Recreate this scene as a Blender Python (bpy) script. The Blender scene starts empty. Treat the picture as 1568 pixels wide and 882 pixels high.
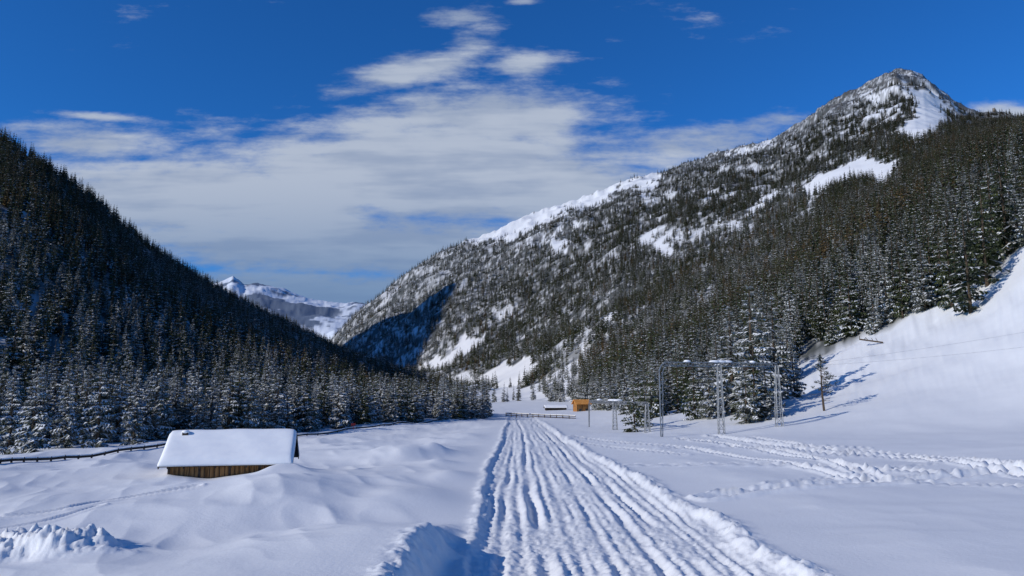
import bpy, bmesh, math, random
import numpy as np
from mathutils import Vector, Matrix
random.seed(7); rng=np.random.default_rng(11)
sc=bpy.context.scene
F=1132.0; PIT=math.atan(159/F); CP,SP=math.cos(PIT),math.sin(PIT)

# ---------------------------------------------------------------- survey helpers
def uv(px,py):
    xc=(px-784)/F; yc=(441-py)/F; dy=CP-yc*SP
    return xc/dy,(SP+yc*CP)/dy
def P(px,py,y):
    u,v=uv(px,py); return (u,y,v*y)
def K(px,y,z):
    v=z/y; yc=(v*CP-SP)/(CP+v*SP); return ((px-784)/F/(CP-yc*SP),y,z)
def proj(x,y,z):
    y=np.maximum(y,1e-3); d=y*CP+z*SP; d=np.maximum(d,1e-3)
    return 784+F*x/d, 441-F*(-y*SP+z*CP)/d
def ss(a,b,x):
    t=np.clip((x-a)/(b-a),0,1); return t*t*(3-2*t)
def vn(x,y,seed=0):
    xi=np.floor(x).astype(np.int64); yi=np.floor(y).astype(np.int64)
    fx=x-xi; fy=y-yi; fx=fx*fx*fx*(fx*(fx*6-15)+10); fy=fy*fy*fy*(fy*(fy*6-15)+10)
    def h(a,b):
        n=(a*374761393+b*668265263+seed*2147483647)&0xffffffff
        n=((n^(n>>13))*1274126177)&0xffffffff
        n=((n^(n>>16))*2246822519)&0xffffffff
        return ((n^(n>>15))&0xffff)/32767.5-1
    a=h(xi,yi);b=h(xi+1,yi);c=h(xi,yi+1);d=h(xi+1,yi+1)
    return (a+(b-a)*fx)*(1-fy)+(c+(d-c)*fx)*fy
def fbm(x,y,o=4,seed=0,g=.5):
    r=0;a=1;s=0
    for i in range(o):
        r=r+a*vn(x,y,seed+i*17); s+=a; a*=g; x=x*2.03+3.1; y=y*2.03+1.7
    return r/s
def ridged(x,y,o=4,seed=0):
    r=0;a=1;s=0
    for i in range(o):
        r=r+a*(1-2*np.abs(vn(x,y,seed+i*13))); s+=a; a*=.5; x=x*2.1+1.3; y=y*2.1+5.7
    return r/s

# ---------------------------------------------------------------- terrain rings
L=[]
L.append([K(-900,.01,-5),K(2300,.01,-5)])
L.append([K(-900,40,-5.3),K(0,50,-5.35),K(400,50,-5.3),K(784,50,-5.3),K(1000,50,-5.2),K(1568,50,-4.9),K(2300,40,-4.5)])
L.append([K(-900,75,-6.5),K(0,90,-7),K(400,115,-7),K(740,190,-7),K(800,200,-7),K(900,150,-6.8),K(1000,105,-6),K(1200,90,-5.3),K(1568,82,-4.3),K(2300,60,-3)])
L.append([K(-900,150,-4),K(0,160,-4),K(400,230,-4),K(600,330,-6),K(700,420,-7),K(760,480,-6),K(800,500,-5),K(870,400,-5),K(950,260,-4),
   P(1000,622,200),P(1100,600,190),P(1200,568,180),P(1300,525,175),P(1400,482,170),P(1480,442,165),P(1568,388,158),K(2300,120,55)])
L.append([K(-1100,350,10),K(-500,420,60),K(-200,520,170),P(0,212,600),P(60,248,620),P(130,297,660),P(200,355,710),P(260,400,760),P(330,443,820),P(380,471,870),P(440,502,930),P(500,535,990),
   P(540,556,1000),P(600,580,980),P(660,592,900),P(720,600,800),P(760,600,700),P(800,592,650),P(850,575,600),P(950,550,500),P(1050,515,430),P(1150,465,400),P(1250,410,380),P(1350,350,370),P(1450,290,365),P(1568,222,350),K(2300,300,170)])
L.append([K(-1100,800,0),K(0,1000,0),K(330,1150,-60),K(500,1200,-30),P(540,577,1150),P(600,577,1100),P(660,570,1020),P(720,557,950),P(800,535,900),P(850,515,850),P(950,475,750),P(1050,435,700),P(1150,390,680),P(1250,335,650),P(1350,290,620),P(1450,235,600),P(1568,205,600),K(2300,600,230)])
rc=[(480,552,1700),(510,515,1650),(545,482,1650),(600,437,1700),(640,408,1720),(690,380,1750),(760,354,1800),(830,327,1850),(900,303,1900),(960,279,1950),(1010,270,1980),(1060,250,2000),(1100,236,2020),(1180,222,2100),(1230,188,2150),(1270,158,2200),(1310,142,2250),(1350,120,2290),(1372,108,2300),(1395,110,2300),(1412,119,2300),(1440,143,2300),(1470,168,2300),(1500,180,2300),(1568,195,2250)]
L.append([K(-1100,1800,0),K(330,1800,-60)]+[P(*a) for a in rc]+[K(2300,2000,400)])
L.append([K(-1100,3000,-100),K(480,3000,-100),K(510,2600,60),K(900,2800,250),K(1380,3200,400),K(2300,3000,200)])
L.append([P(-1100,520,5200),P(300,500,5200),P(400,492,5200),P(500,496,5200),P(560,500,5200),P(2300,520,5200)])
dc=[(-1100,500),(250,470),(300,447),(335,430),(347,424),(357,418),(366,424),(374,432),(390,431),(415,436),(440,445),(480,457),(520,464),(545,462),(580,470),(700,490),(2300,510)]
L.append([P(a,b,7200) for a,b in dc])
L.append([P(-1100,520,12000),P(2300,520,12000)])
LU=[np.array([k[0] for k in l]) for l in L]; LY=[np.array([k[1] for k in l]) for l in L]; LZ=[np.array([k[2] for k in l]) for l in L]
def ly(k,u): return np.interp(u,LU[k],LY[k])
def base(x,y):
    x=np.asarray(x,float); y=np.asarray(y,float)
    u=x/np.maximum(y,8.0)
    z=np.full(x.shape,-5.0); big=np.zeros(x.shape)
    Ys=[ly(k,u) for k in range(len(L))]; Zs=[np.interp(u,LU[k],LZ[k]) for k in range(len(L))]
    for k in range(len(L)-1):
        t=(y-Ys[k])/(Ys[k+1]-Ys[k]); m=(t>=0)&(t<=1)
        if k==len(L)-2: m=(t>=0)
        t=np.clip(t,0,1); tt=t
        if k==2: tt=t**1.35
        zz=Zs[k]+(Zs[k+1]-Zs[k])*tt
        z=np.where(m,zz,z)
        if k>=3: big=np.where(m,np.sin(np.pi*t),big)
    return z,big,Ys
def hit(px,py):
    u,v=uv(px,py); ys=np.exp(np.linspace(math.log(8),math.log(600),4000))
    z,_,_=base(u*ys,ys); w=np.where(v*ys<=z)[0]
    y=ys[w[0]] if len(w) else 400.
    return (u*y,y)
def polyd(x,y,pts):
    d=np.full(x.shape,1e9)
    for (ax,ay),(bx,by) in zip(pts[:-1],pts[1:]):
        dx,dy=bx-ax,by-ay; l=dx*dx+dy*dy+1e-9
        t=np.clip(((x-ax)*dx+(y-ay)*dy)/l,0,1)
        d=np.minimum(d,np.hypot(x-ax-t*dx,y-ay-t*dy))
    return d
def smoothline(p,n=8):
    p=np.array(p); out=[]
    for i in range(len(p)-1):
        p0=p[max(i-1,0)];p1=p[i];p2=p[i+1];p3=p[min(i+2,len(p)-1)]
        for k in range(n):
            t=k/n; out.append(tuple(.5*((2*p1)+(-p0+p2)*t+(2*p0-5*p1+4*p2-p3)*t*t+(-p0+3*p1-3*p2+p3)*t**3)))
    out.append(tuple(p[-1])); return out
def trackpts(l): return smoothline([hit(*q) for q in l],5)
tracks=[]
for l,w,d,rg_ in [([(880,668),(960,680),(1060,690),(1200,712),(1310,738)],.35,.26,1),
              ([(880,676),(960,688),(1050,698)],.3,.2,1),
              ([(1040,672),(1120,684),(1230,697),(1330,733)],.3,.28,1),
              ([(1090,668),(1200,685),(1330,692),(1440,700),(1560,718),(1700,742)],.5,.36,1),
              ([(1100,672),(1220,690),(1360,699),(1480,712),(1640,738)],.4,.34,1),
              ([(1150,672),(1270,690),(1400,702),(1520,726),(1600,735)],.35,.28,1),
              ([(1060,676),(1170,692),(1250,706),(1300,716),(1350,736)],.3,.26,1),
              ([(940,712),(1080,714),(1200,716),(1330,722),(1450,730)],.35,.28,1),
              ([(1080,764),(1200,752),(1330,742),(1440,735),(1570,724)],.4,.34,1),
              ([(1100,756),(1220,748),(1340,738),(1460,727),(1580,712)],.25,.22,1),
              ([(1310,738),(1450,742),(1600,748)],.25,.22,1),
              ([(1180,745),(1330,728),(1460,712),(1568,708)],.22,.2,1),
              ([(1010,690),(1120,686),(1240,684),(1330,688)],.25,.2,1),
              ([(-20,799),(90,788),(180,773),(300,758)],.22,.17,0),
              ([(-20,815),(70,803),(150,788)],.2,.15,0)]:
    tracks.append((trackpts(l),w,d,rg_))
ruts=[]
rr=random.Random(3)
for i,(x0,d,w) in enumerate([(-1.05,.10,.14),(-.45,.05,.12),(.0,.09,.16),(.55,.04,.12),(1.35,.24,.2),(1.9,.05,.12),(2.5,.06,.2),(3.0,.04,.1),(3.75,.10,.16),(4.2,.04,.12),(4.95,.15,.18),(5.45,.04,.12),(5.95,.14,.16),(6.5,.05,.12),(7.0,.08,.14),(7.5,.05,.12)]):
    ruts.append((x0,d,w,rr.random()*6,rr.uniform(.05,.2)))
def height(x,y,detail=True):
    z,big,Ys=base(x,y)
    u=x/np.maximum(y,8.)
    far=ss(120,500,y)
    a=ridged(x/260,y/260,4,5)
    z=z+big*far*a*np.minimum(y*.022,34)
    z=z+far*fbm(x/60,y/60,4,9)*np.minimum(y*.006,9)
    z=z+ss(1300,2000,y)*(1-ss(2800,3400,y))*ridged(x/75,y/75,5,31)*15
    z=z+ss(3500,5000,y)*(ridged(x/900,y/900,5,77)*60)
    q=np.hypot(x+1105,y-850)  # out-of-view peak, added to throw its shadow onto the far spur
    z=np.maximum(z,np.where(q<680,(735-1.12*q)*(1+.03*fbm(x/70,y/70,2,5)),-999))
    nf=1-ss(150,400,y)
    tr=ss(-8,-2.2,x)*(1-ss(9.5,14,x))*(1-ss(160,240,y))
    left=1-ss(-4,2,x)
    und=fbm(x/13+2,y/17,3,41)*.68+ridged(x/7+y/19,y/12,3,47)*.27+fbm(x/2.2+y/9,y/4,3,49)*.05
    undr=fbm(x/16,y/12,3,43)*.28+ridged(x/9,y/6,3,45)*.09+fbm(x/2.2+y/9,y/4,3,49)*.025
    z=z+nf*(1-tr)*(left*und+(1-left)*undr)
    slope=ss(0,1,(y-Ys[2])/(Ys[3]-Ys[2]))*ss(.12,.25,u)*(1-ss(200,320,y))
    z=z+slope*(fbm(x/11,y/11,4,53)*1.9+ridged(x/5,y/9,3,57)*.55+fbm(x/2,y/2,2,58)*.10)
    for cx,cy,r,hh in [(-9.5,62,2.6,.6),(-7.4,66,2.0,.5),(-11.5,65,2.5,.45),(-6,57,1.6,.25),(-13,39,5,.5),(-6.5,36,3.5,.45),(-4.6,47,2.2,.3),(-14.9,46.3,1.9,.5)]:
        dx=(x-cx); dy=(y-cy)/1.2
        dd=np.hypot(dx,dy)/r
        z=z+hh*np.exp(-dd**2)*(1+.5*np.tanh(dx/r*3))
    if not detail: return z
    near=(y<260)
    xx=x[near]; yy=y[near]; dz=np.zeros(xx.shape)
    xl=-1.45+.2*np.sin(yy/11)+.2*vn(yy/4,yy*0,3)+.003*yy; xr=7.75-.008*yy+.3*np.sin(yy/23+1)+.3*vn(yy/5,yy*0+7,4)
    ins=ss(-.25,.25,xx-xl)*(1-ss(-.25,.25,xx-xr))*(1-ss(200,250,yy))
    r=np.zeros(xx.shape)-.16
    xw=xx+.3*np.sin(yy/31+.6)+.10*vn(xx/3,yy/8,44)
    for x0,d,w,ph,am in ruts:
        c=x0+am*np.sin(yy/17+ph)+am*.25*np.sin(yy/7.3+ph*2)+.04*vn(yy/1.1,yy*0+ph,8)
        q=xw-c; dm=d*np.clip(.75+.9*vn(yy/7,yy*0+ph,9),.0,1.6)
        r+= -dm*np.exp(-(q/w)**2)+.45*dm*np.exp(-((np.abs(q)-1.9*w)/(.8*w))**2)
    for c0,wd_ in ((-.75,.4),(.95,.35),(2.2,.4),(3.3,.45),(5.4,.4),(6.6,.45)):
        k=np.exp(-((xw-c0-.2*np.sin(yy/15+c0))/wd_)**4)
        r+=k*.03*np.sin(yy*2*np.pi/.42+1.3*vn(xx/.8,yy/1.5,12))
    lum=fbm(xx/.42,yy/.6,4,21,.65)
    r+= .06*np.where(lum>0,lum*1.6,lum*.7)+.045*fbm(xx/.12,yy/.15,2,23)
    r+= .06*fbm(xx/1.4,yy/5,2,25)
    dz+=ins*r
    rough=np.clip(fbm(xx/.5,yy/.5,4,61,.6)+.3,0,2)
    dz+=(1-ss(150,240,yy))*((.08+.26*rough)*np.exp(-((xx-xr-.3)/.55)**2)+(.05+.16*rough)*np.exp(-((xx-xl+.25)/.3)**2))
    bk=1-ss(22.5,31,yy+.4*vn(xx/1.7,yy/1.7,5))
    edge=-2.15+.18*vn(yy/2.6,yy*0,71)+.12*vn(yy/.7,yy*0,72)
    dz+=bk*(1.15*(1-ss(-.75,.55,xx-edge))*ss(-12,-4,xx)+(.20*rough+.05*fbm(xx/.2,yy/.2,2,62))*np.exp(-((xx-edge+.35)/.5)**2))
    hx,hy=-15.3,24.2
    q=np.hypot((xx-hx)/4.2,(yy-hy)/2.4)+.12*vn(xx/1.1,yy/1.1,81)
    hm=1-ss(.25,1.02,q)
    dz+=hm*(.68+.42*np.clip(fbm(xx/.8,yy/.8,5,83,.65),-.6,1)+.26*fbm(xx/.25,yy/.25,3,84,.6))
    z=z.copy()
    for pts,w,d,rg_ in tracks:
        pa=np.array(pts); bb=(xx>pa[:,0].min()-2)&(xx<pa[:,0].max()+2)&(yy>pa[:,1].min()-2)&(yy<pa[:,1].max()+2)
        if bb.any():
            D=polyd(xx[bb],yy[bb],pts); 
            if rg_: D=D+.08*vn(xx[bb]/.7,yy[bb]/.7,91)
            dz[bb]+=-d*np.exp(-(D/w)**2)+.6*d*np.exp(-((D-1.7*w)/(.6*w))**2)+rg_*.10*np.exp(-(D/(2*w))**2)*fbm(xx[bb]/.35,yy[bb]/.35,2,93)
    z[near]+=dz
    return z

# ---------------------------------------------------------------- forest masks
polys=[[(695,372),(760,345),(830,318),(900,292),(1010,258),(1012,276),(985,296),(975,285),(940,298),(905,322),(880,318),(850,338),(815,348),(800,362),(730,378)],
 [(1395,140),(1430,140),(1448,170),(1442,205),(1385,213),(1370,200),(1400,175)],
 [(1225,292),(1262,266),(1315,240),(1375,250),(1362,284),(1318,272),(1280,284),(1240,306)],
 [(1145,325),(1170,300),(1200,288),(1175,320),(1150,334)],
 [(686,580),(745,568),(815,540),(822,560),(800,590),(800,612),(745,612),(755,592),(700,592)],
 [(628,572),(690,543),(706,522),(742,503),(742,518),(712,543),(668,566)],
 [(1305,332),(1345,318),(1352,328),(1315,338)],
 [(872,560),(895,555),(890,578),(876,580)],[(780,528),(800,515),(790,535)],
 [(1080,240),(1140,228),(1185,214),(1180,224),(1130,238)]]
ells=[(1010,368,50,30,.75),(850,372,34,16,.7),(935,487,12,14,.7),(1130,345,40,20,.55),(1090,300,40,14,.55),(1250,235,50,14,.5),(1390,160,110,50,.6),(1215,400,18,12,.55),(990,300,28,14,.6),(870,350,36,14,.65),(1180,260,60,14,.45),(660,420,30,24,.35),(740,400,40,14,.4),(760,470,10,30,.4),(895,520,9,26,.45),(1040,400,14,10,.6),(1300,195,60,20,.5),(1000,340,30,12,.5)]
def inpoly(px,py,poly):
    r=np.zeros(px.shape,bool); n=len(poly)
    for i in range(n):
        x1,y1=poly[i]; x2,y2=poly[(i+1)%n]
        if y1==y2: continue
        c=((y1>py)!=(y2>py))&(px<(x2-x1)*(py-y1)/(y2-y1)+x1); r^=c
    return r
def forest(x,y,z):
    px,py=proj(x,y,z); u=x/np.maximum(y,8.)
    y2,y3,y4,y5,y6=[ly(k,u) for k in (2,3,4,5,6)]
    f=((y>y3)&(y<y6*1.01)).astype(float)
    wx=px+12*fbm(x/40,y/60,3,101)+12*fbm(x/9,y/14,2,102); wy=py+8*fbm(x/45,y/60,3,103)+8*fbm(x/9,y/14,2,104)
    clear=np.zeros(x.shape)
    rt=(y>430)&(px>600)
    for p in polys: clear=np.maximum(clear,np.where(inpoly(wx,wy,p)&rt,1.,0))
    fine=ss(-.25,.25,fbm(x/16,y/34,3,107,.6))
    for a,b,c,d,s in ells: clear=np.maximum(clear,np.where(rt,np.clip(s*1.5,0,1)*fine*(1-ss(.6,1.15,np.hypot((wx-a)/c,(wy-b)/d))),0))
    n=fbm(x/60+u*3,y/110,5,111,.65)
    thin=ss(.18,.45,n)*np.where(y>430,np.where(y>900,.68,.5),.25)
    f=f*(1-clear)*(1-thin)
    open_=(u>-.06)&(u<.09)&(y<620)
    f=np.where(open_,0,f)
    f=np.where((y>3000),0,f)
    peak=np.where((px>1000)&(y>1500),1-ss(150,300,py),0)
    return f,np.clip(peak,0,1)

# ---------------------------------------------------------------- terrain mesh
s_in=np.arange(-.76,.7601,.00155); s_o=np.arange(.77,1.9,.014)
S=np.concatenate([-s_o[::-1],s_in,s_o])
pyv=np.arange(1500,617,-1.05); ynear=5660/(pyv-600)
ymid=[ynear[-1]]
while ymid[-1]<2500: ymid.append(ymid[-1]*1.0062)
while ymid[-1]<12500: ymid.append(ymid[-1]*1.014)
Y=np.concatenate([[ -6,-3,0,2,4,5.5],ynear,ymid[1:]])
Y=np.sort(np.unique(Y))
GX=np.outer(Y+10,S); GY=np.repeat(Y[:,None],len(S),1)
fx=GX.ravel(); fy=GY.ravel(); fz=height(fx,fy)
fo,pk=forest(fx,fy,fz)
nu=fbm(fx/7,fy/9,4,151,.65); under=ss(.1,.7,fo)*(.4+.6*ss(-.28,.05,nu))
nk=fbm(fx/15+fz/22,fy/20+fz/14,6,157,.7)
rockm=np.clip(np.maximum(pk*1.1,.75*ss(850,1300,fy)*(fy<2450)*ss(0,.1,fx/np.maximum(fy,8)+.12)),0,1)
rock=rockm*ss(-.03,.05,nk-.05+.03*(pk-.5))*ss(.0,.15,fo)
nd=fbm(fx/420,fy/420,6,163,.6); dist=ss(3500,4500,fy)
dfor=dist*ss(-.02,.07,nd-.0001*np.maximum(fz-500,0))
nr,nc=GX.shape
def mesh_np(name,co,faces,attrs={}):
    me=bpy.data.meshes.new(name); n=len(co); m=len(faces)
    me.vertices.add(n); me.vertices.foreach_set('co',co.astype(np.float32).ravel())
    me.loops.add(m*4); me.loops.foreach_set('vertex_index',faces.astype(np.int32).ravel())
    me.polygons.add(m); me.polygons.foreach_set('loop_start',np.arange(0,m*4,4,dtype=np.int32))
    me.update(calc_edges=True)
    me.polygons.foreach_set('use_smooth',np.ones(m,bool))
    for k,a in attrs.items():
        at=me.attributes.new(k,'FLOAT_COLOR','POINT'); at.data.foreach_set('color',a.astype(np.float32).ravel())
    return me
i=(np.arange(nr-1)[:,None]*nc+np.arange(nc-1)[None,:]).ravel()
faces=np.stack([i,i+1,i+nc+1,i+nc],1)
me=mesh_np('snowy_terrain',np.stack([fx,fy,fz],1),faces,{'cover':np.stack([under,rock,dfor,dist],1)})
ter=bpy.data.objects.new('snowy_terrain',me); sc.collection.objects.link(ter)

# ---------------------------------------------------------------- materials
class NT:
    def __init__(s,nt): s.t=nt
    def n(s,ty,**k):
        nd=s.t.nodes.new(ty)
        for a,b in k.items(): setattr(nd,a,b)
        return nd
    def put(s,sock,v):
        if hasattr(v,'links'): s.t.links.new(v,sock)
        else: sock.default_value=v
    def m(s,op,a,b=None,c=None,clamp=False):
        nd=s.n('ShaderNodeMath',operation=op,use_clamp=clamp); s.put(nd.inputs[0],a)
        if b is not None: s.put(nd.inputs[1],b)
        if c is not None: s.put(nd.inputs[2],c)
        return nd.outputs[0]
    def step(s,v,a,b,lo=0.,hi=1.):
        nd=s.n('ShaderNodeMapRange',interpolation_type='SMOOTHSTEP'); s.put(nd.inputs[0],v)
        s.put(nd.inputs[1],a);s.put(nd.inputs[2],b);s.put(nd.inputs[3],lo);s.put(nd.inputs[4],hi); return nd.outputs[0]
    def mix(s,f,a,b,bt='MIX'):
        nd=s.n('ShaderNodeMix',data_type='RGBA',blend_type=bt); s.put(nd.inputs[0],f); s.put(nd.inputs[6],a); s.put(nd.inputs[7],b); return nd.outputs[2]
    def noise(s,vec,scale,det=3,rough=.5,w=None):
        nd=s.n('ShaderNodeTexNoise'); s.put(nd.inputs['Vector'],vec); nd.inputs['Scale'].default_value=scale
        nd.inputs['Detail'].default_value=det; nd.inputs['Roughness'].default_value=rough; return nd.outputs['Fac']
def mat(name):
    m=bpy.data.materials.new(name); m.use_nodes=True; t=NT(m.node_tree); b=m.node_tree.nodes['Principled BSDF']; return m,t,b
def C(r,g,b): return (r,g,b,1)
m_snow,t,b=mat('terrain_snow')
oc=t.n('ShaderNodeTexCoord').outputs['Object']
at=t.n('ShaderNodeAttribute',attribute_name='cover'); sc_=t.n('ShaderNodeSeparateColor'); t.put(sc_.inputs[0],at.outputs['Color'])
n0=t.noise(oc,.35,2)
snow=t.mix(n0,C(.73,.745,.765),C(.81,.82,.83))
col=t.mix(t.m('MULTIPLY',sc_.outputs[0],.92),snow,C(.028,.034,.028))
rockc=t.mix(n0,C(.05,.05,.048),C(.15,.14,.125))
col=t.mix(t.m('MULTIPLY',sc_.outputs[1],.92),col,rockc)
col=t.mix(t.m('MULTIPLY',at.outputs['Alpha'],.3),col,C(.45,.58,.78))  # distance haze painted into the far terrain colour as a blue tint
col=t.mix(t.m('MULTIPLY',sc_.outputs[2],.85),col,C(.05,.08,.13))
t.put(b.inputs['Base Color'],col); b.inputs['Roughness'].default_value=.6; b.inputs['Specular IOR Level'].default_value=.2
bp=t.n('ShaderNodeBump'); bp.inputs['Strength'].default_value=.4; bp.inputs['Distance'].default_value=.04
t.put(bp.inputs['Height'],t.noise(oc,6.,4,.7)); t.put(b.inputs['Normal'],bp.outputs[0])
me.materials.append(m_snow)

def simple(name,c1,c2,scale,rough=.8,metal=0,bump=0,det=2,stretch=None):
    m,t,b=mat(name); oc=t.n('ShaderNodeTexCoord').outputs['Object']
    if stretch:
        mp=t.n('ShaderNodeMapping'); t.put(mp.inputs[0],oc); mp.inputs['Scale'].default_value=stretch; oc=mp.outputs[0]
    n=t.noise(oc,scale,det,.6)
    t.put(b.inputs['Base Color'],t.mix(t.step(n,.35,.65),C(*c1),C(*c2))); b.inputs['Roughness'].default_value=rough; b.inputs['Metallic'].default_value=metal
    b.inputs['Specular IOR Level'].default_value=.25
    if bump:
        bp=t.n('ShaderNodeBump'); bp.inputs['Strength'].default_value=bump; bp.inputs['Distance'].default_value=.03; t.put(bp.inputs['Height'],n); t.put(b.inputs['Normal'],bp.outputs[0])
    return m
def flat(name,c):
    m,t,b=mat(name); r=t.n('ShaderNodeObjectInfo').outputs['Random']
    t.put(b.inputs['Base Color'],t.mix(r,C(*[q*.88 for q in c]),C(*c))); b.inputs['Roughness'].default_value=.8; b.inputs['Specular IOR Level'].default_value=.1
    return m
m_bark=flat('bark',(.09,.065,.045))
m_treesnow=flat('tree_snow',(.8,.82,.85))
m_psnow=simple('packed_snow',(.84,.85,.87),(.89,.895,.9),1.5,.6,0,.3)
m_wood=simple('weathered_planks',(.16,.075,.025),(.46,.235,.09),2.2,.85,0,.5,4,(5,5,.4))
m_wood2=simple('chalet_wood',(.40,.17,.05),(.58,.28,.08),2)
m_orange=simple('orange_shingles',(.55,.22,.05),(.66,.32,.09),2)
m_dark=simple('dark_wood',(.035,.025,.02),(.08,.06,.045),3)
m_rock=simple('limestone',(.12,.10,.085),(.26,.22,.18),.08)
m_steel=simple('galvanised_steel',(.20,.21,.22),(.33,.34,.35),4,.5,.5)
m_cable=simple('cable_steel',(.10,.10,.105),(.15,.15,.15),3,.5,.3)
m_red=simple('red_paint',(.5,.03,.02),(.6,.05,.03),3,.5)
m_glass=simple('window_glass',(.02,.025,.03),(.04,.05,.06),1,.15)
def needles(name,c1,c2,frost=0.):
    m,t,b=mat(name); r=t.n('ShaderNodeObjectInfo').outputs['Random']; oc=t.n('ShaderNodeTexCoord').outputs['Object']
    nn=t.noise(oc,2.2,2,.6)
    n=t.m('ADD',t.m('MULTIPLY',nn,.6),t.m('MULTIPLY',r,.55))
    col=t.mix(t.step(n,.25,.85),C(*c1),C(*c2))
    if frost: col=t.mix(t.m('MULTIPLY',t.step(nn,.42,.62),frost),col,C(.46,.48,.49))
    t.put(b.inputs['Base Color'],col); b.inputs['Roughness'].default_value=.85; b.inputs['Specular IOR Level'].default_value=.1
    return m
m_need=needles('spruce_needles',(.022,.033,.015),(.066,.080,.028),.08)
m_frost=needles('frosted_spruce_needles',(.04,.05,.03),(.10,.105,.06),.55)
m_larch=needles('larch_twigs',(.08,.055,.022),(.17,.115,.05))

# ---------------------------------------------------------------- conifers
def conifer(name,seed,H=12.,R=2.1,wh=24,nb=9,tw=4,snow=.4,gap=.08,low=.06,mneed=None,power=.8,coarse=False):
    r=random.Random(seed); V=[];Fc=[];M=[]
    def tri(a,b,c,m):
        k=len(V); V.extend([a,b,c]); Fc.append((k,k+1,k+2)); M.append(m)
    ns=6; nt=3 if coarse else 7; rings=[]
    for j in range(nt):
        tt=j/(nt-1); rad=.16*(1-tt)**.9*H/12+.008; ring=[]
        ox=.06*math.sin(tt*5+seed)
        for q in range(ns):
            a=q*2*math.pi/ns; ring.append(len(V)); V.append((ox+rad*math.cos(a),rad*math.sin(a),tt*H-.6*(1-tt)))
        rings.append(ring)
    for j in range(nt-1):
        for q in range(ns):
            Fc.append((rings[j][q],rings[j][(q+1)%ns],rings[j+1][(q+1)%ns],rings[j+1][q])); M.append(0)
    side=[r.uniform(.8,1.15) for _ in range(6)]
    for w in range(wh):
        t0=low+(1-low)*(w+r.uniform(-.3,.3))/wh; t0=min(max(t0,low),.985)
        z=t0*H; env=(1-t0)**power
        if t0<.2: env*=.75+1.2*t0
        for k in range(max(4,int(nb*(.55+.6*(1-t0))))):
            if r.random()<gap: continue
            az=r.random()*2*math.pi; Lb=R*env*r.uniform(.7,1.12)*side[int(az/2/math.pi*6)%6]+.12
            dr=r.uniform(.18,.5)*(1-.6*t0) - (.5 if t0>.93 else 0)
            ca,sa=math.cos(az),math.sin(az); zz=z+r.uniform(-.2,.2)
            def pt(f,s=0,dn=0):
                return (ca*Lb*f-sa*s, sa*Lb*f+ca*s, zz-Lb*dr*(f**1.3)+.10*Lb*f*f-dn)
            sn=r.random()<snow*1.3
            if coarse:
                wd=.30*Lb+.08
                for sgn in (1,-1):
                    tri(pt(.0),pt(.55,sgn*wd,.22*Lb+.05),pt(1.0),1)
                    if sgn==1 or r.random()<.5: tri(pt(.2),pt(.62,sgn*wd*.8,.36*Lb+.1),pt(.75),1)
                    if sn and r.random()<.7:
                        a,b,c=pt(.3,0,-.07),pt(.6,sgn*wd*.85,.14*Lb-.05),pt(1.02,0,-.05); tri(a,b,c,2)
            else:
                tri(pt(0,.04),pt(0,-.04),pt(1),1)
                for q in range(tw):
                    f=.18+.78*(q+r.random()*.6)/tw
                    for sgn in (1,-1):
                        ln=Lb*(.42*(1-.55*f))*r.uniform(.7,1.2)+.07; dn=ln*r.uniform(.35,.95)
                        f2=f+.5*ln/Lb*r.uniform(.5,1.2)
                        p0=pt(max(f-.10,0)); p1=pt(f+.10); p2=pt(f2,sgn*ln,dn)
                        tri(p0,p1,p2,1)
                        if r.random()<.4: tri(p0,p1,pt(f+.05,sgn*ln*.3,ln*.8+.05),1)
                        if sn and r.random()<.75:
                            e=.05
                            tri((p0[0],p0[1],p0[2]+e),(p1[0],p1[1],p1[2]+e),(p0[0]*.2+p2[0]*.8,p0[1]*.2+p2[1]*.8,p0[2]*.2+p2[2]*.8+e+.03),2)
                if sn: tri(pt(.6,.07,-.07),pt(.6,-.07,-.07),pt(1.02,0,-.05),2)
    me=bpy.data.meshes.new(name); me.from_pydata(V,[],Fc); me.update()
    for mm in (m_bark,mneed or m_need,m_treesnow): me.materials.append(mm)
    me.polygons.foreach_set('material_index',M)
    return me
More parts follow.
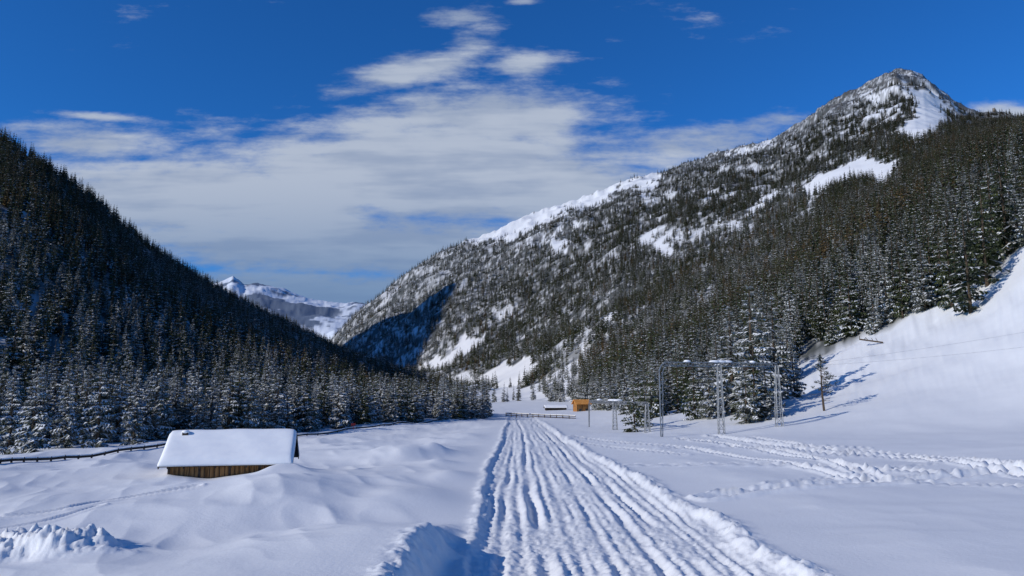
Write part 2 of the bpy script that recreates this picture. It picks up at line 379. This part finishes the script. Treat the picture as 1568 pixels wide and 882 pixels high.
def scraggy(name,seed,H=8.5):
    # wind-worn pine: crooked trunk, bare lower limbs, open tufted crown
    r=random.Random(seed); V=[];Fc=[];M=[]
    def tube(pts,rads,m):
        prev=None
        for (p,rd) in zip(pts,rads):
            ring=[]
            for q in range(5):
                a=q*2*math.pi/5; ring.append(len(V)); V.append((p[0]+rd*math.cos(a),p[1]+rd*math.sin(a),p[2]+ (0 if rd>.06 else rd*math.sin(a))))
            if prev:
                for q in range(5): Fc.append((prev[q],prev[(q+1)%5],ring[(q+1)%5],ring[q])); M.append(m)
            prev=ring
    tr=[Vector((.35*math.sin(t*4.2)*t+.25*t,.2*math.sin(t*3),t*H-.4*(1-t))) for t in [k/10 for k in range(11)]]
    tube(tr,[.19*(1-.85*k/10) for k in range(11)],0)
    for k in range(46):
        t=.22+.76*(k/46); p=tr[min(int(t*10),9)].lerp(tr[min(int(t*10)+1,10)],t*10%1)
        az=r.random()*6.28; L_=(1.9*math.sin(min(t*1.15,1)*math.pi)**.6+.35)*r.uniform(.55,1.1); up=r.uniform(-.25,.35)
        q=[p+Vector((math.cos(az)*L_*f,math.sin(az)*L_*f,L_*up*f*f+.05*math.sin(f*6+k))) for f in (0,.35,.7,1)]
        tube(q,[.05,.035,.02,.008],0)
        if t<.36 and r.random()<.7: continue
        for c in range(11):
            f=r.uniform(.4,1.05); c0=q[0].lerp(q[3],f)+Vector((r.gauss(0,.12),r.gauss(0,.12),r.gauss(.02,.10)))
            for s in range(6):
                d=Vector((r.gauss(0,1),r.gauss(0,1),r.gauss(.1,.7))).normalized()*r.uniform(.14,.28); e=d.cross(Vector((r.random(),r.random(),1))).normalized()*.045
                n=len(V); V.extend([tuple(c0-e),tuple(c0+e),tuple(c0+d)]); Fc.append((n,n+1,n+2)); M.append(1 if r.random()>.12 else 2)
    me=bpy.data.meshes.new(name); me.from_pydata([tuple(v) for v in V],[],Fc); me.update()
    for mm in (m_bark,m_need,m_treesnow): me.materials.append(mm)
    me.polygons.foreach_set('material_index',M); return me
hi=[conifer('spruce_hi%d'%k,100+k,wh=19,nb=8,tw=4 if k<4 else 3,snow=s,R=rd,gap=.1,mneed=m_frost if k<3 else None) for k,(s,rd) in enumerate([(.8,2.3),(.95,2.0),(.6,2.5),(.45,2.1),(.28,2.2),(.25,1.8)])]
mid=[conifer('spruce_mid%d'%k,200+k,wh=10,nb=7,snow=s,R=rd,coarse=True,mneed=m_frost if k>3 else None) for k,(s,rd) in enumerate([(.10,2.2),(.16,1.9),(.28,2.3),(.18,2.5),(.6,2.1),(.75,1.9)])]
mid.append(conifer('larch_mid',301,wh=12,nb=7,snow=.12,R=2.2,coarse=True,mneed=m_larch,gap=.25))
pine=scraggy('pine_sparse',402)
def kinds(cn,ms):
    c=bpy.data.collections.new(cn)
    for k,m in enumerate(ms):
        o=bpy.data.objects.new('spruce_tree_%s_%02d'%(cn,k),m); c.objects.link(o)
    return c
c_hi=kinds('near_kinds',hi); c_mid=kinds('far_kinds',mid)
def scatter(name,co,sc3,rz,idx,coll):
    n=len(co); me=bpy.data.meshes.new(name); me.vertices.add(n); me.vertices.foreach_set('co',co.astype(np.float32).ravel())
    a=me.attributes.new('scl','FLOAT_VECTOR','POINT'); a.data.foreach_set('vector',sc3.astype(np.float32).ravel())
    a=me.attributes.new('rz','FLOAT_VECTOR','POINT'); a.data.foreach_set('vector',rz.astype(np.float32).ravel())
    a=me.attributes.new('idx','INT','POINT'); a.data.foreach_set('value',idx.astype(np.int32))
    o=bpy.data.objects.new(name,me); sc.collection.objects.link(o)
    ng=bpy.data.node_groups.new(name+'_nodes','GeometryNodeTree')
    ng.interface.new_socket('Geometry',in_out='INPUT',socket_type='NodeSocketGeometry'); ng.interface.new_socket('Geometry',in_out='OUTPUT',socket_type='NodeSocketGeometry')
    gi=ng.nodes.new('NodeGroupInput'); go=ng.nodes.new('NodeGroupOutput'); ip=ng.nodes.new('GeometryNodeInstanceOnPoints')
    ci=ng.nodes.new('GeometryNodeCollectionInfo'); ci.inputs['Collection'].default_value=coll; ci.inputs['Separate Children'].default_value=True; ci.inputs['Reset Children'].default_value=True
    def na(nm,ty):
        q=ng.nodes.new('GeometryNodeInputNamedAttribute'); q.data_type=ty; q.inputs['Name'].default_value=nm; return q.outputs['Attribute']
    lk=ng.links.new
    er=ng.nodes.new('FunctionNodeEulerToRotation'); lk(na('rz','FLOAT_VECTOR'),er.inputs[0])
    lk(gi.outputs[0],ip.inputs['Points']); lk(ci.outputs[0],ip.inputs['Instance']); ip.inputs['Pick Instance'].default_value=True
    lk(na('idx','INT'),ip.inputs['Instance Index']); lk(er.outputs[0],ip.inputs['Rotation']); lk(na('scl','FLOAT_VECTOR'),ip.inputs['Scale'])
    lk(ip.outputs[0],go.inputs[0])
    md=o.modifiers.new('scatter','NODES'); md.node_group=ng
    return o
def mk(x,y,hgt,wid):
    n=len(x); z=height(x,y)-.2
    rot=np.stack([rng.normal(0,.025,n),rng.normal(0,.025,n),rng.random(n)*6.283],1)
    s=hgt/12.; return np.stack([x,y,z],1),np.stack([s*wid,s*wid,s],1),rot
N=160000
lu=rng.uniform(-.90,.86,N); yy=np.exp(rng.uniform(math.log(150),math.log(2420),N)); xx=lu*yy
dens=N/(1.76*math.log(2420/150))
sp=np.maximum(4.7,yy*.0062)*np.where(yy>900,.92,1.); keep=rng.random(N)<np.clip((yy**2/sp**2)/dens,0,1)
xx=xx[keep];yy=yy[keep]
zz=height(xx,yy,False); f,pk2=forest(xx,yy,zz)
u_=xx/yy
keep=rng.random(len(xx))<f*(1-.55*pk2)
px_,py_=proj(xx,yy,zz)
keep&=~((px_<490)&(yy>ly(4,u_)*1.04))
keep&=~((px_>=490)&(px_<720)&(yy>ly(4,u_)*1.05)&(yy<1060)&(py_>585))
keep&=(px_>-100)&(px_<1680)
xx=xx[keep];yy=yy[keep];pk2=pk2[keep];px_=px_[keep];py_=py_[keep]
n=len(xx); hg=rng.uniform(8,15.5,n)*(1-.5*pk2)*np.where(yy>1500,.9,1.)
hg*=np.where((yy<420)&(px_>900),1.15,1.)
wd=rng.uniform(.85,1.2,n)*np.where(yy>900,1.15,1.)
frost=fbm(xx/120,yy/120,3,131)
rn=rng.random(n)
idx=np.where(rn<.35,0,np.where(rn<.65,1,np.where(rn<.85,2,3)))
fr=((px_<660)&(px_>480)&(yy>1000)&(rng.random(n)<.6))|((frost>.05)&(rng.random(n)<.35)&(yy>400))|(rng.random(n)<.07)|((yy>1400)&(rng.random(n)<.3))|((px_<500)&(rng.random(n)<.28*ss(280,520,py_)))
idx=np.where(fr,np.where(rng.random(n)<.5,4,5),idx)
idx=np.where(rng.random(n)<.035+.2*ss(.15,.5,fbm(xx/60,yy/60,2,137))*(yy<900),6,idx)
far=yy>300
co,s3,rot=mk(xx,yy,hg,wd)
scatter('mountain_spruce_forest',co[far],s3[far],rot[far],idx[far],c_mid)
nr_=~far; idn=rng.choice([0,2,3,4,5],nr_.sum(),p=[.12,.12,.26,.25,.25])
scatter('hillside_spruce_forest',co[nr_],s3[nr_],rot[nr_],idn,c_hi)
N=520; pxs=rng.uniform(-250,748,N); us=(pxs-784)/F; y0=ly(2,us); yb=y0+2+rng.random(N)**1.4*(20+y0*.12); xb=us*yb
k=rng.random(N)<np.clip(y0/140,.6,1); xb=xb[k]; yb=yb[k]; hb=rng.uniform(6.5,12.2,len(xb))
co,s3,rot=mk(xb,yb,hb,rng.uniform(.95,1.3,len(xb)))
scatter('valley_spruce_grove',co,s3,rot,rng.choice(6,len(xb),p=[.28,.24,.18,.14,.09,.07]),c_hi)
N=420; pxs=np.concatenate([rng.uniform(740,905,150),rng.uniform(895,1010,150),rng.uniform(1000,1210,120)]); us=(pxs-784)/F
y3=ly(3,us); yb=np.where(pxs<905,y3*rng.uniform(.92,1.5,N),np.where(pxs<1010,y3*rng.uniform(.72,1.2,N),y3*rng.uniform(.84,1.15,N)))
xb=us*yb; zb=height(xb,yb,False); pxx,pyy=proj(xb,yb,zb)
k=~((pxx<822)&(yb>480)&inpoly(pxx,pyy,polys[4])&(rng.random(N)<.92)); k&=~((pxs>740)&(pxs<830)&(rng.random(N)<.6))
xb=xb[k];yb=yb[k]
co,s3,rot=mk(xb,yb,rng.uniform(8,14,len(xb)),rng.uniform(.85,1.15,len(xb)))
scatter('valley_edge_spruce_grove',co,s3,rot,rng.choice(6,len(xb),p=[.1,.1,.2,.2,.2,.2]),c_hi)
def zat(x,y): return float(height(np.array([x],float),np.array([y],float))[0])
def tree(px,y,h,m,name='spruce_tree',w=1.,ref=12.):
    x=(px-784)/F*y; o=bpy.data.objects.new(name,m); sc.collection.objects.link(o)
    o.location=(x,y,zat(x,y)-.15); s=h/ref; o.scale=(s*w,s*w,s); o.rotation_euler=(0,0,random.random()*6.28)
for px,y,h,k,w in [(1150,124,22,0,1.35),(1118,128,19,0,1.3),(1184,132,19,0,1.25),(1096,138,15,2,1.1),(1138,112,10,2,1.4),(1168,113,10,2,1.4),(1152,116,13,3,1.3),(1205,160,15,2,1.1),(1212,135,11,1,1.3),(968,116,8.5,4,1.4),(985,125,9.5,5,1.2),(1060,128,12,3,1.2),(1082,125,11,2,1.2),(1035,150,12,4,1.2),(1010,150,11,5,1.2),
    (1490,148,21,4,1.25),(1462,158,19,3,1.2),(1520,156,23,4,1.2),(1555,166,25,4,1.1),(1535,175,24,3,1.1),(1420,166,16,2,1.1),(1385,170,15,4,1.),(1340,172,13,0,1.),
    (62,80,10.5,0,1.2),(28,84,9.5,1,1.2),(160,88,11,1,1.2),(112,92,9.5,2,1.),(215,95,10,0,1.1)]:
    tree(px,y,h,hi[k],w=w)
tree(1256,112,8.6,pine,'pine_tree',1.,8.5)

# ---------------------------------------------------------------- built things
def box(bm,c,s,rot=None):
    g=bmesh.ops.create_cube(bm,size=1); M=Matrix.Translation(c)@(rot or Matrix())@Matrix.Diagonal((*s,1))
    bmesh.ops.transform(bm,matrix=M,verts=g['verts']); return g['verts']
def beam(bm,a,b,w):
    a=Vector(a);b=Vector(b);d=b-a
    box(bm,(a+b)/2,(w,w,d.length),d.to_track_quat('Z','Y').to_matrix().to_4x4())
def obj(name,bm,m,parent=None,bevel=0,smooth=False):
    me=bpy.data.meshes.new(name); bm.to_mesh(me); bm.free(); me.materials.append(m)
    o=bpy.data.objects.new(name,me); sc.collection.objects.link(o)
    if parent: o.parent=parent
    if bevel:
        md=o.modifiers.new('bevel','BEVEL'); md.width=bevel; md.segments=3
    if smooth: me.polygons.foreach_set('use_smooth',[True]*len(me.polygons))
    return o
def empty(name,loc,rz=0):
    o=bpy.data.objects.new(name,None); sc.collection.objects.link(o); o.location=loc; o.rotation_euler=(0,0,rz); return o
def hut(name,loc,rz,Lx,D,ev,rg,base_,thick,mwall,ovh=.45,windows=False,mroof=None):
    e=empty(name,loc,rz); hl=Lx/2; hd=D/2
    bm=bmesh.new()
    pr=[(-hd,base_),(hd,base_),(hd,ev),(0,rg-.1),(-hd,ev)]
    a=[bm.verts.new((-hl,y,z)) for y,z in pr]; b_=[bm.verts.new((hl,y,z)) for y,z in pr]
    bm.faces.new(a[::-1]); bm.faces.new(b_)
    for k in range(5): bm.faces.new((a[k],a[(k+1)%5],b_[(k+1)%5],b_[k]))
    bmesh.ops.recalc_face_normals(bm,faces=bm.faces); obj('walls',bm,mwall,e)
    bm=bmesh.new(); q=int(Lx/.28)
    for k in range(q+1):
        x=-hl+Lx*k/q; box(bm,(x,-hd-.02,(base_+ev)/2),(.03 if k%6 else .14,.05,ev-base_-.04))
        if k%6==0: box(bm,(x,hd+.02,(base_+ev)/2),(.16,.05,ev-base_-.04))
    for sgn in (-1,1):
        for k in range(8): box(bm,(sgn*(hl+.02),-hd+D*k/7,(base_+ev)/2),(.05,.07,ev-base_))
    obj('battens',bm,m_dark,e)
    if windows:
        bm=bmesh.new()
        for x in (-.25,.25): box(bm,(x*Lx,-hd-.03,(base_+ev)/2+.3),(.8,.04,.8))
        obj('windows',bm,m_glass,e)
    sl=(rg-ev)/hd; ang=math.atan(sl)
    bm=bmesh.new(); hl2=hl+.5; y1=hd+ovh
    for sgn in (-1,1):
        c=(0,sgn*y1/2,rg-sl*y1/2+.02); box(bm,c,(2*hl2,y1/math.cos(ang),.1),Matrix.Rotation(-sgn*ang,4,'X'))
    for k in range(int(Lx/.9)+1):
        x=-hl+.9*k; box(bm,(x,-y1*.9,rg-sl*y1*.9-.12),(.1,.5,.14),Matrix.Rotation(ang,4,'X'))
    for sx in (-1,1):
        for sgn in (-1,1): box(bm,(sx*(hl2+.03),sgn*y1/2,rg-sl*y1/2-.03),(.05,y1/math.cos(ang),.24),Matrix.Rotation(-sgn*ang,4,'X'))
    obj('roof',bm,mroof or m_dark,e)
    if thick<=0: return e
    nx,ny=60,28; bm=bmesh.new(); vs=[]
    for side in (0,1):
        rows=[]
        for j in range(ny+1):
            v=-1+2*j/ny; row=[]
            for i_ in range(nx+1):
                w=-1+2*i_/nx; ed=(1-abs(v)**14)*(1-abs(w)**26)
                y=v*(y1+.08); x=w*(hl2+.06); zr=rg-sl*math.sqrt(y*y+.05)+.09
                nzv=.5*math.sin(x*.9+loc[0]+y)+.4*math.sin(x*2.3+1.7*y+1)
                z=zr+(thick*(.35+.65*ed**.5)*(1+.1*nzv) if side==0 else 0)
                row.append(bm.verts.new((x+.025*nzv,y,z)))
            rows.append(row)
        vs.append(rows)
        for j in range(ny):
            for i_ in range(nx):
                q=(rows[j][i_],rows[j][i_+1],rows[j+1][i_+1],rows[j+1][i_]); bm.faces.new(q if side==0 else q[::-1])
    tp,bt=vs
    for j in (0,ny):
        for i_ in range(nx): bm.faces.new((tp[j][i_],bt[j][i_],bt[j][i_+1],tp[j][i_+1]))
    for i_ in (0,nx):
        for j in range(ny): bm.faces.new((tp[j][i_],tp[j+1][i_],bt[j+1][i_],bt[j][i_]))
    bmesh.ops.recalc_face_normals(bm,faces=bm.faces); obj('roof_snow',bm,m_psnow,e,smooth=True)
    return e
hx,hy=(367-784)/F*49.0,49.0
H1=hut('wooden_hay_hut',(hx,hy,0),math.radians(12),6.7,4.7,-4.2,-2.7,-7,.34,m_wood)
bm=bmesh.new(); box(bm,(-2.9,-.5,-2.85),(.34,.34,.6)); obj('vent_stub',bm,m_dark,H1)
bm=bmesh.new(); bmesh.ops.create_icosphere(bm,subdivisions=3,radius=.24); 
for v in bm.verts: v.co=Vector((v.co.x-2.9,v.co.y-.5,v.co.z*.5-2.52))
obj('vent_snow',bm,m_psnow,H1,smooth=True)
cx,cy=(889-784)/F*240,240
hut('wooden_chalet',(cx,cy,zat(cx,cy)+.8),math.radians(14),4.2,3.8,1.7,2.9,-3,0,m_wood2,windows=True,mroof=m_orange)
cx,cy=(850-784)/F*262,262
hut('lift_station_hut',(cx,cy,zat(cx,cy)-.6),math.radians(4),7,3.6,1.6,2.2,-3,.3,m_dark)

def lift(name,pa,pb,h,snow=True):
    ax,ay=pa; bx,by=pb; za,zb=zat(ax,ay),zat(bx,by); mx,my=(ax+bx)/2,(ay+by)/2; zm=zat(mx,my)
    e=empty(name,(0,0,0)); top=max(za,zb)*.5+zm*.5+h
    def lattice(bm,x,y,z0,z1,w0,w1,n):
        cs=[(-1,-1),(1,-1),(1,1),(-1,1)]
        def c(k,t): w=w0+(w1-w0)*t; return (x+cs[k%4][0]*w/2,y+cs[k%4][1]*w/2,z0+(z1-z0)*t)
        for k in range(4):
            beam(bm,c(k,0),c(k,1),.08)
            for j in range(n):
                t0,t1=j/n,(j+1)/n
                beam(bm,c(k,t0),c(k+1,t1),.04); beam(bm,c(k,t1),c(k+1,t1),.04)
    bm=bmesh.new(); lattice(bm,mx,my,zm-.5,top,.75,.45,9); obj('middle_mast',bm,m_steel,e)
    bm=bmesh.new(); lattice(bm,bx,by,zb-.5,top-.3,.85,.35,9); obj('right_mast',bm,m_steel,e)
    bm=bmesh.new(); d=Vector((mx-ax,my-ay,0)).normalized(); A=Vector((ax,ay,0))
    q=[A+Vector((0,0,za-.5)),A+Vector((0,0,top-1.1)),A+d*.25+Vector((0,0,top-.5)),A+d*.8+Vector((0,0,top-.1))]
    for k in range(3): beam(bm,q[k],q[k+1],.14)
    q2=[v+d*.5+Vector((0,0,-.15)) for v in q]; q2[0]=A+d*.25+Vector((0,0,za-.5))
    for k in range(2): beam(bm,q2[k],q2[k+1],.09)
    for k in range(8): 
        t=k/8; beam(bm,q[0].lerp(q[1],t),q2[0].lerp(q2[1],t+.12),.05)
    obj('left_mast',bm,m_steel,e)
    bm=bmesh.new(); A3=A+d*.7; B3=Vector((bx,by,0)); Ln=(B3-A3).length; n=int(Ln/.8); nrm=Vector((-d.y,d.x,0))*.22
    for s in (-1,1):
        beam(bm,A3+nrm*s+Vector((0,0,top)),B3+nrm*s+Vector((0,0,top)),.09)
    beam(bm,A3+Vector((0,0,top-.5)),B3+Vector((0,0,top-.5)),.09)
    for k in range(n):
        p=A3.lerp(B3,k/n);p1=A3.lerp(B3,(k+.5)/n);p2=A3.lerp(B3,(k+1)/n)
        for s in (-1,1):
            beam(bm,p+nrm*s+Vector((0,0,top)),p1+Vector((0,0,top-.5)),.04); beam(bm,p1+Vector((0,0,top-.5)),p2+nrm*s+Vector((0,0,top)),.04)
    obj('cross_truss',bm,m_steel,e)
    bm=bmesh.new()
    for f in (.22,.72):
        p=A3.lerp(B3,f)
        for kk in range(4):
            g=bmesh.ops.create_cone(bm,cap_ends=True,segments=16,radius1=.2,radius2=.2,depth=.1)
            M=Matrix.Translation(p+Vector((0,-.9+.6*kk,top-.75)))@Matrix.Rotation(math.pi/2,4,'Y'); bmesh.ops.transform(bm,matrix=M,verts=g['verts'])
        beam(bm,p+Vector((0,-1.1,top-.62)),p+Vector((0,1.1,top-.62)),.1)
    obj('cable_rollers',bm,m_dark,e)
    if snow:
        bm=bmesh.new(); r=random.Random(5)
        for f,l in [(.2,.5),(.44,.8),(.49,.9),(.55,.8),(.78,.4)]:
            p=A3.lerp(B3,f); g=bmesh.ops.create_icosphere(bm,subdivisions=2,radius=1)
            for v in g['verts']: v.co=Vector((v.co.x*l*.9,v.co.y*.4,v.co.z*.18))*(1+.1*r.random())+p+Vector((0,0,top+.14))
        obj('snow_caps',bm,m_psnow,e,smooth=True)
    return top
a=((1008-784)/F*97,97); b2=((1187-784)/F*101,101)
top=lift('ski_lift_tower',a,b2,8.9)
a3=((900-784)/F*140,140); b3=((988-784)/F*112,112)
top2=lift('ski_lift_tower',a3,b3,4.6)
def cable(nm,pts,r=.009):
    cu=bpy.data.curves.new(nm,'CURVE'); cu.dimensions='3D'; cu.bevel_depth=r; s=cu.splines.new('POLY'); s.points.add(len(pts)-1)
    for k,p in enumerate(pts): s.points[k].co=(*p,1)
    cu.materials.append(m_cable); o=bpy.data.objects.new(nm,cu); sc.collection.objects.link(o)
def sag(p,q,s,n=24):
    p=Vector(p);q=Vector(q); return [p.lerp(q,k/n)-Vector((0,0,s*4*(k/n)*(1-k/n))) for k in range(n+1)]
for f in (.28,.74):
    p=Vector((*a,0)).lerp(Vector((*b2,0)),f); p.z=top-.5
    p2=Vector((*a3,0)).lerp(Vector((*b3,0)),f); p2.z=top2-.5
    cable('lift_cable',sag(p2,p,.5))
pr=Vector((b2[0],b2[1],top-.6))
cable('lift_cable',sag(pr,(98,100,10.5+3.2),.9)); cable('lift_cable',sag(pr,(98,96,10.5),1.1))

fl=smoothline([hit(*q) for q in [(-60,716),(0,711),(120,702),(240,692),(350,680),(470,668),(560,658),(640,649),(700,642),(745,634)]],6)
bm=bmesh.new(); bs=bmesh.new()
for p,q in zip(fl[:-1],fl[1:]):
    d=math.hypot(q[0]-p[0],q[1]-p[1]); n_=max(1,int(round(d/3.2)))
    for k in range(n_):
        f0,f1=k/n_,(k+1)/n_
        x0,y0_,x1,y1_=p[0]+(q[0]-p[0])*f0,p[1]+(q[1]-p[1])*f0,p[0]+(q[0]-p[0])*f1,p[1]+(q[1]-p[1])*f1
        z0,z1=zat(x0,y0_),zat(x1,y1_)
        beam(bm,(x0,y0_,z0-.3),(x0,y0_,z0+.42),.12)
        beam(bm,(x0,y0_,z0+.22),(x1,y1_,z1+.22),.2)
        beam(bs,(x0,y0_,z0+.37),(x1,y1_,z1+.37),.1)
e=empty('guard_rail',(0,0,0)); obj('rail_and_posts',bm,m_dark,e); obj('snow_cap',bs,m_psnow,e)
bm=bmesh.new(); bs=bmesh.new(); A=((775-784)/F*215,215); B=((880-784)/F*190,190)
n_=12
for k in range(n_):
    x0,y0_=A[0]+(B[0]-A[0])*k/n_,A[1]+(B[1]-A[1])*k/n_; x1,y1_=A[0]+(B[0]-A[0])*(k+1)/n_,A[1]+(B[1]-A[1])*(k+1)/n_; z=-6.1
    beam(bm,(x0,y0_,z),(x1,y1_,z),.2); beam(bm,(x0,y0_,z-.5),(x1,y1_,z-.5),.18); beam(bm,(x0,y0_,z-1.3),(x0,y0_,z+.2),.22)
    beam(bs,(x0,y0_,z+.17),(x1,y1_,z+.17),.14)
e=empty('wooden_fence',(0,0,0)); obj('rails',bm,m_dark,e); obj('snow_cap',bs,m_psnow,e)
x,y=(545-784)/F*128,128; z=zat(x,y); bm=bmesh.new(); beam(bm,(x,y,z-.3),(x,y,z+1.0),.08); box(bm,(x,y-.08,z+.85),(.7,.05,.4)); obj('road_marker_sign',bm,m_red,bevel=.02)
bm=bmesh.new()
x0,y0_=(1316-784)/F*160,160; x1,y1_=(1352-784)/F*158,158
beam(bm,(x0,y0_,zat(x0,y0_)+2.2),(x1,y1_,zat(x1,y1_)+.2),.3)
for k in range(5): 
    f=k/5; c=Vector((x0+(x1-x0)*f,y0_+(y1_-y0_)*f,zat(x0,y0_)*(1-f)+zat(x1,y1_)*f+2.2*(1-f))); beam(bm,c,c+Vector((random.uniform(-1,1),random.uniform(-.5,.5),random.uniform(.4,1.3))),.09)
obj('fallen_log',bm,m_bark)
u,v=uv(1525,200); yp=2240; zb=v*yp-5; bm=bmesh.new(); rp=random.Random(4)
for dx,r0,hh in ((0,15,78),(-17,11,55),(15,12,50)):
    prev=None
    for j in range(9):
        tt=j/8; rad=r0*(1-.75*tt**1.3); ring=[]
        for k in range(9):
            a_=k*2*math.pi/9; rr_=rad*rp.uniform(.75,1.2); ring.append(bm.verts.new((u*yp*1.0+dx+rr_*math.cos(a_),yp+rr_*math.sin(a_),zb+hh*tt+rp.uniform(-2,2))))
        if prev:
            for k in range(9): bm.faces.new((prev[k],prev[(k+1)%9],ring[(k+1)%9],ring[k]))
        prev=ring
    bm.faces.new(prev)
obj('rock_pinnacle',bm,m_rock)

# ---------------------------------------------------------------- light and sky
EL=math.radians(26); AZ=math.radians(-116)
S_=Vector((math.cos(EL)*math.sin(AZ),math.cos(EL)*math.cos(AZ),math.sin(EL)))
sd=bpy.data.lights.new('sun','SUN'); sd.energy=3.35; sd.angle=math.radians(.5); sd.color=(1,.945,.86)
so=bpy.data.objects.new('sun',sd); sc.collection.objects.link(so); so.rotation_euler=S_.to_track_quat('Z','Y').to_euler(); so.location=(-60,-20,80)
w=bpy.data.worlds.new('World'); sc.world=w; w.use_nodes=True; t=NT(w.node_tree); bg=w.node_tree.nodes['Background']
sky=t.n('ShaderNodeTexSky',sky_type='NISHITA'); sky.sun_disc=False; sky.sun_elevation=EL; sky.sun_rotation=AZ%(2*math.pi); sky.altitude=1300; sky.air_density=1.; sky.dust_density=.3; sky.ozone_density=2.5
tc=t.n('ShaderNodeTexCoord').outputs['Generated']; sx=t.n('ShaderNodeSeparateXYZ'); t.put(sx.inputs[0],tc)
yy_=t.m('MAXIMUM',t.m('ABSOLUTE',sx.outputs[1]),.08); U=t.m('DIVIDE',sx.outputs[0],yy_); V=t.m('DIVIDE',sx.outputs[2],yy_)
cb=t.n('ShaderNodeCombineXYZ'); t.put(cb.inputs[0],U); t.put(cb.inputs[1],t.m('MULTIPLY',V,3.2)); t.put(cb.inputs[2],t.m('MULTIPLY',U,-.4))
nA=t.noise(cb.outputs[0],3.2,5,.6); nB=t.noise(cb.outputs[0],12.,5,.68)
cb2=t.n('ShaderNodeCombineXYZ'); t.put(cb2.inputs[0],U); t.put(cb2.inputs[1],t.m('MULTIPLY',V,9.)); nC=t.noise(cb2.outputs[0],4.,3,.55)
def ell(px,py,rx,ry,amp,tilt=0):
    u,v=uv(px,py); du=t.m('DIVIDE',t.m('SUBTRACT',U,u),rx/F); vv=t.m('SUBTRACT',V,v)
    if tilt: vv=t.m('SUBTRACT',vv,t.m('MULTIPLY',t.m('SUBTRACT',U,u),tilt))
    dv=t.m('DIVIDE',vv,ry/F); d=t.m('ADD',t.m('MULTIPLY',du,du),t.m('MULTIPLY',dv,dv))
    return t.m('MULTIPLY',t.m('EXPONENT',t.m('MULTIPLY',d,-1.)),amp)
msk=None
for e_ in [(680,270,430,105,1.08),(280,300,370,78,1.02),(740,180,220,62,.97),(620,112,170,32,.85,.2),(725,65,65,65,.62,.6),(700,25,85,22,.75),(800,98,90,24,.72),(130,220,170,36,.87,-.1),(150,178,110,9,.65,-.08),(1080,215,200,40,.85,.15),(1200,185,110,20,.76),(430,212,80,16,.7),(560,375,480,68,1.08),(440,455,460,55,1.06),(800,3,40,9,.7),(1545,178,70,20,.78)]:
    q=ell(*e_); msk=q if msk is None else t.m('MAXIMUM',msk,q)
dn=t.m('ADD',t.m('ADD',t.m('ADD',t.m('MULTIPLY',msk,.66),t.m('MULTIPLY',nA,.8)),t.m('MULTIPLY',nB,.6)),t.m('MULTIPLY',nC,.42))
den=t.m('MAXIMUM',t.step(dn,1.05,1.46),t.step(msk,.55,1.05,0.,.42))
hz=t.step(V,.10,.32)
ccol=t.mix(hz,C(1.7,2.7,4.4),C(4.6,5.2,6.3))
ccol=t.mix(t.step(t.m('ADD',t.m('MULTIPLY',nA,.5),t.m('MULTIPLY',nC,.5)),.41,.57),t.mix(.42,ccol,C(1.4,2.2,3.9)),ccol)
skc=t.mix(1.,sky.outputs[0],C(.15,.66,1.30),'MULTIPLY')
t.put(bg.inputs['Color'],t.mix(t.m('MULTIPLY',den,.94),skc,ccol)); bg.inputs['Strength'].default_value=.1
w.cycles.sampling_method='MANUAL'; w.cycles.sample_map_resolution=256

cd=bpy.data.cameras.new('camera'); cam=bpy.data.objects.new('camera',cd); sc.collection.objects.link(cam); sc.camera=cam
cd.sensor_width=36; cd.lens=36*F/1568; cd.clip_start=.1; cd.clip_end=30000
cam.location=(0,0,0); cam.rotation_euler=(math.pi/2+PIT,0,0)
sc.view_settings.view_transform='Standard'; sc.view_settings.look='None'; sc.view_settings.exposure=0
print('trees',n,'verts',len(fx))
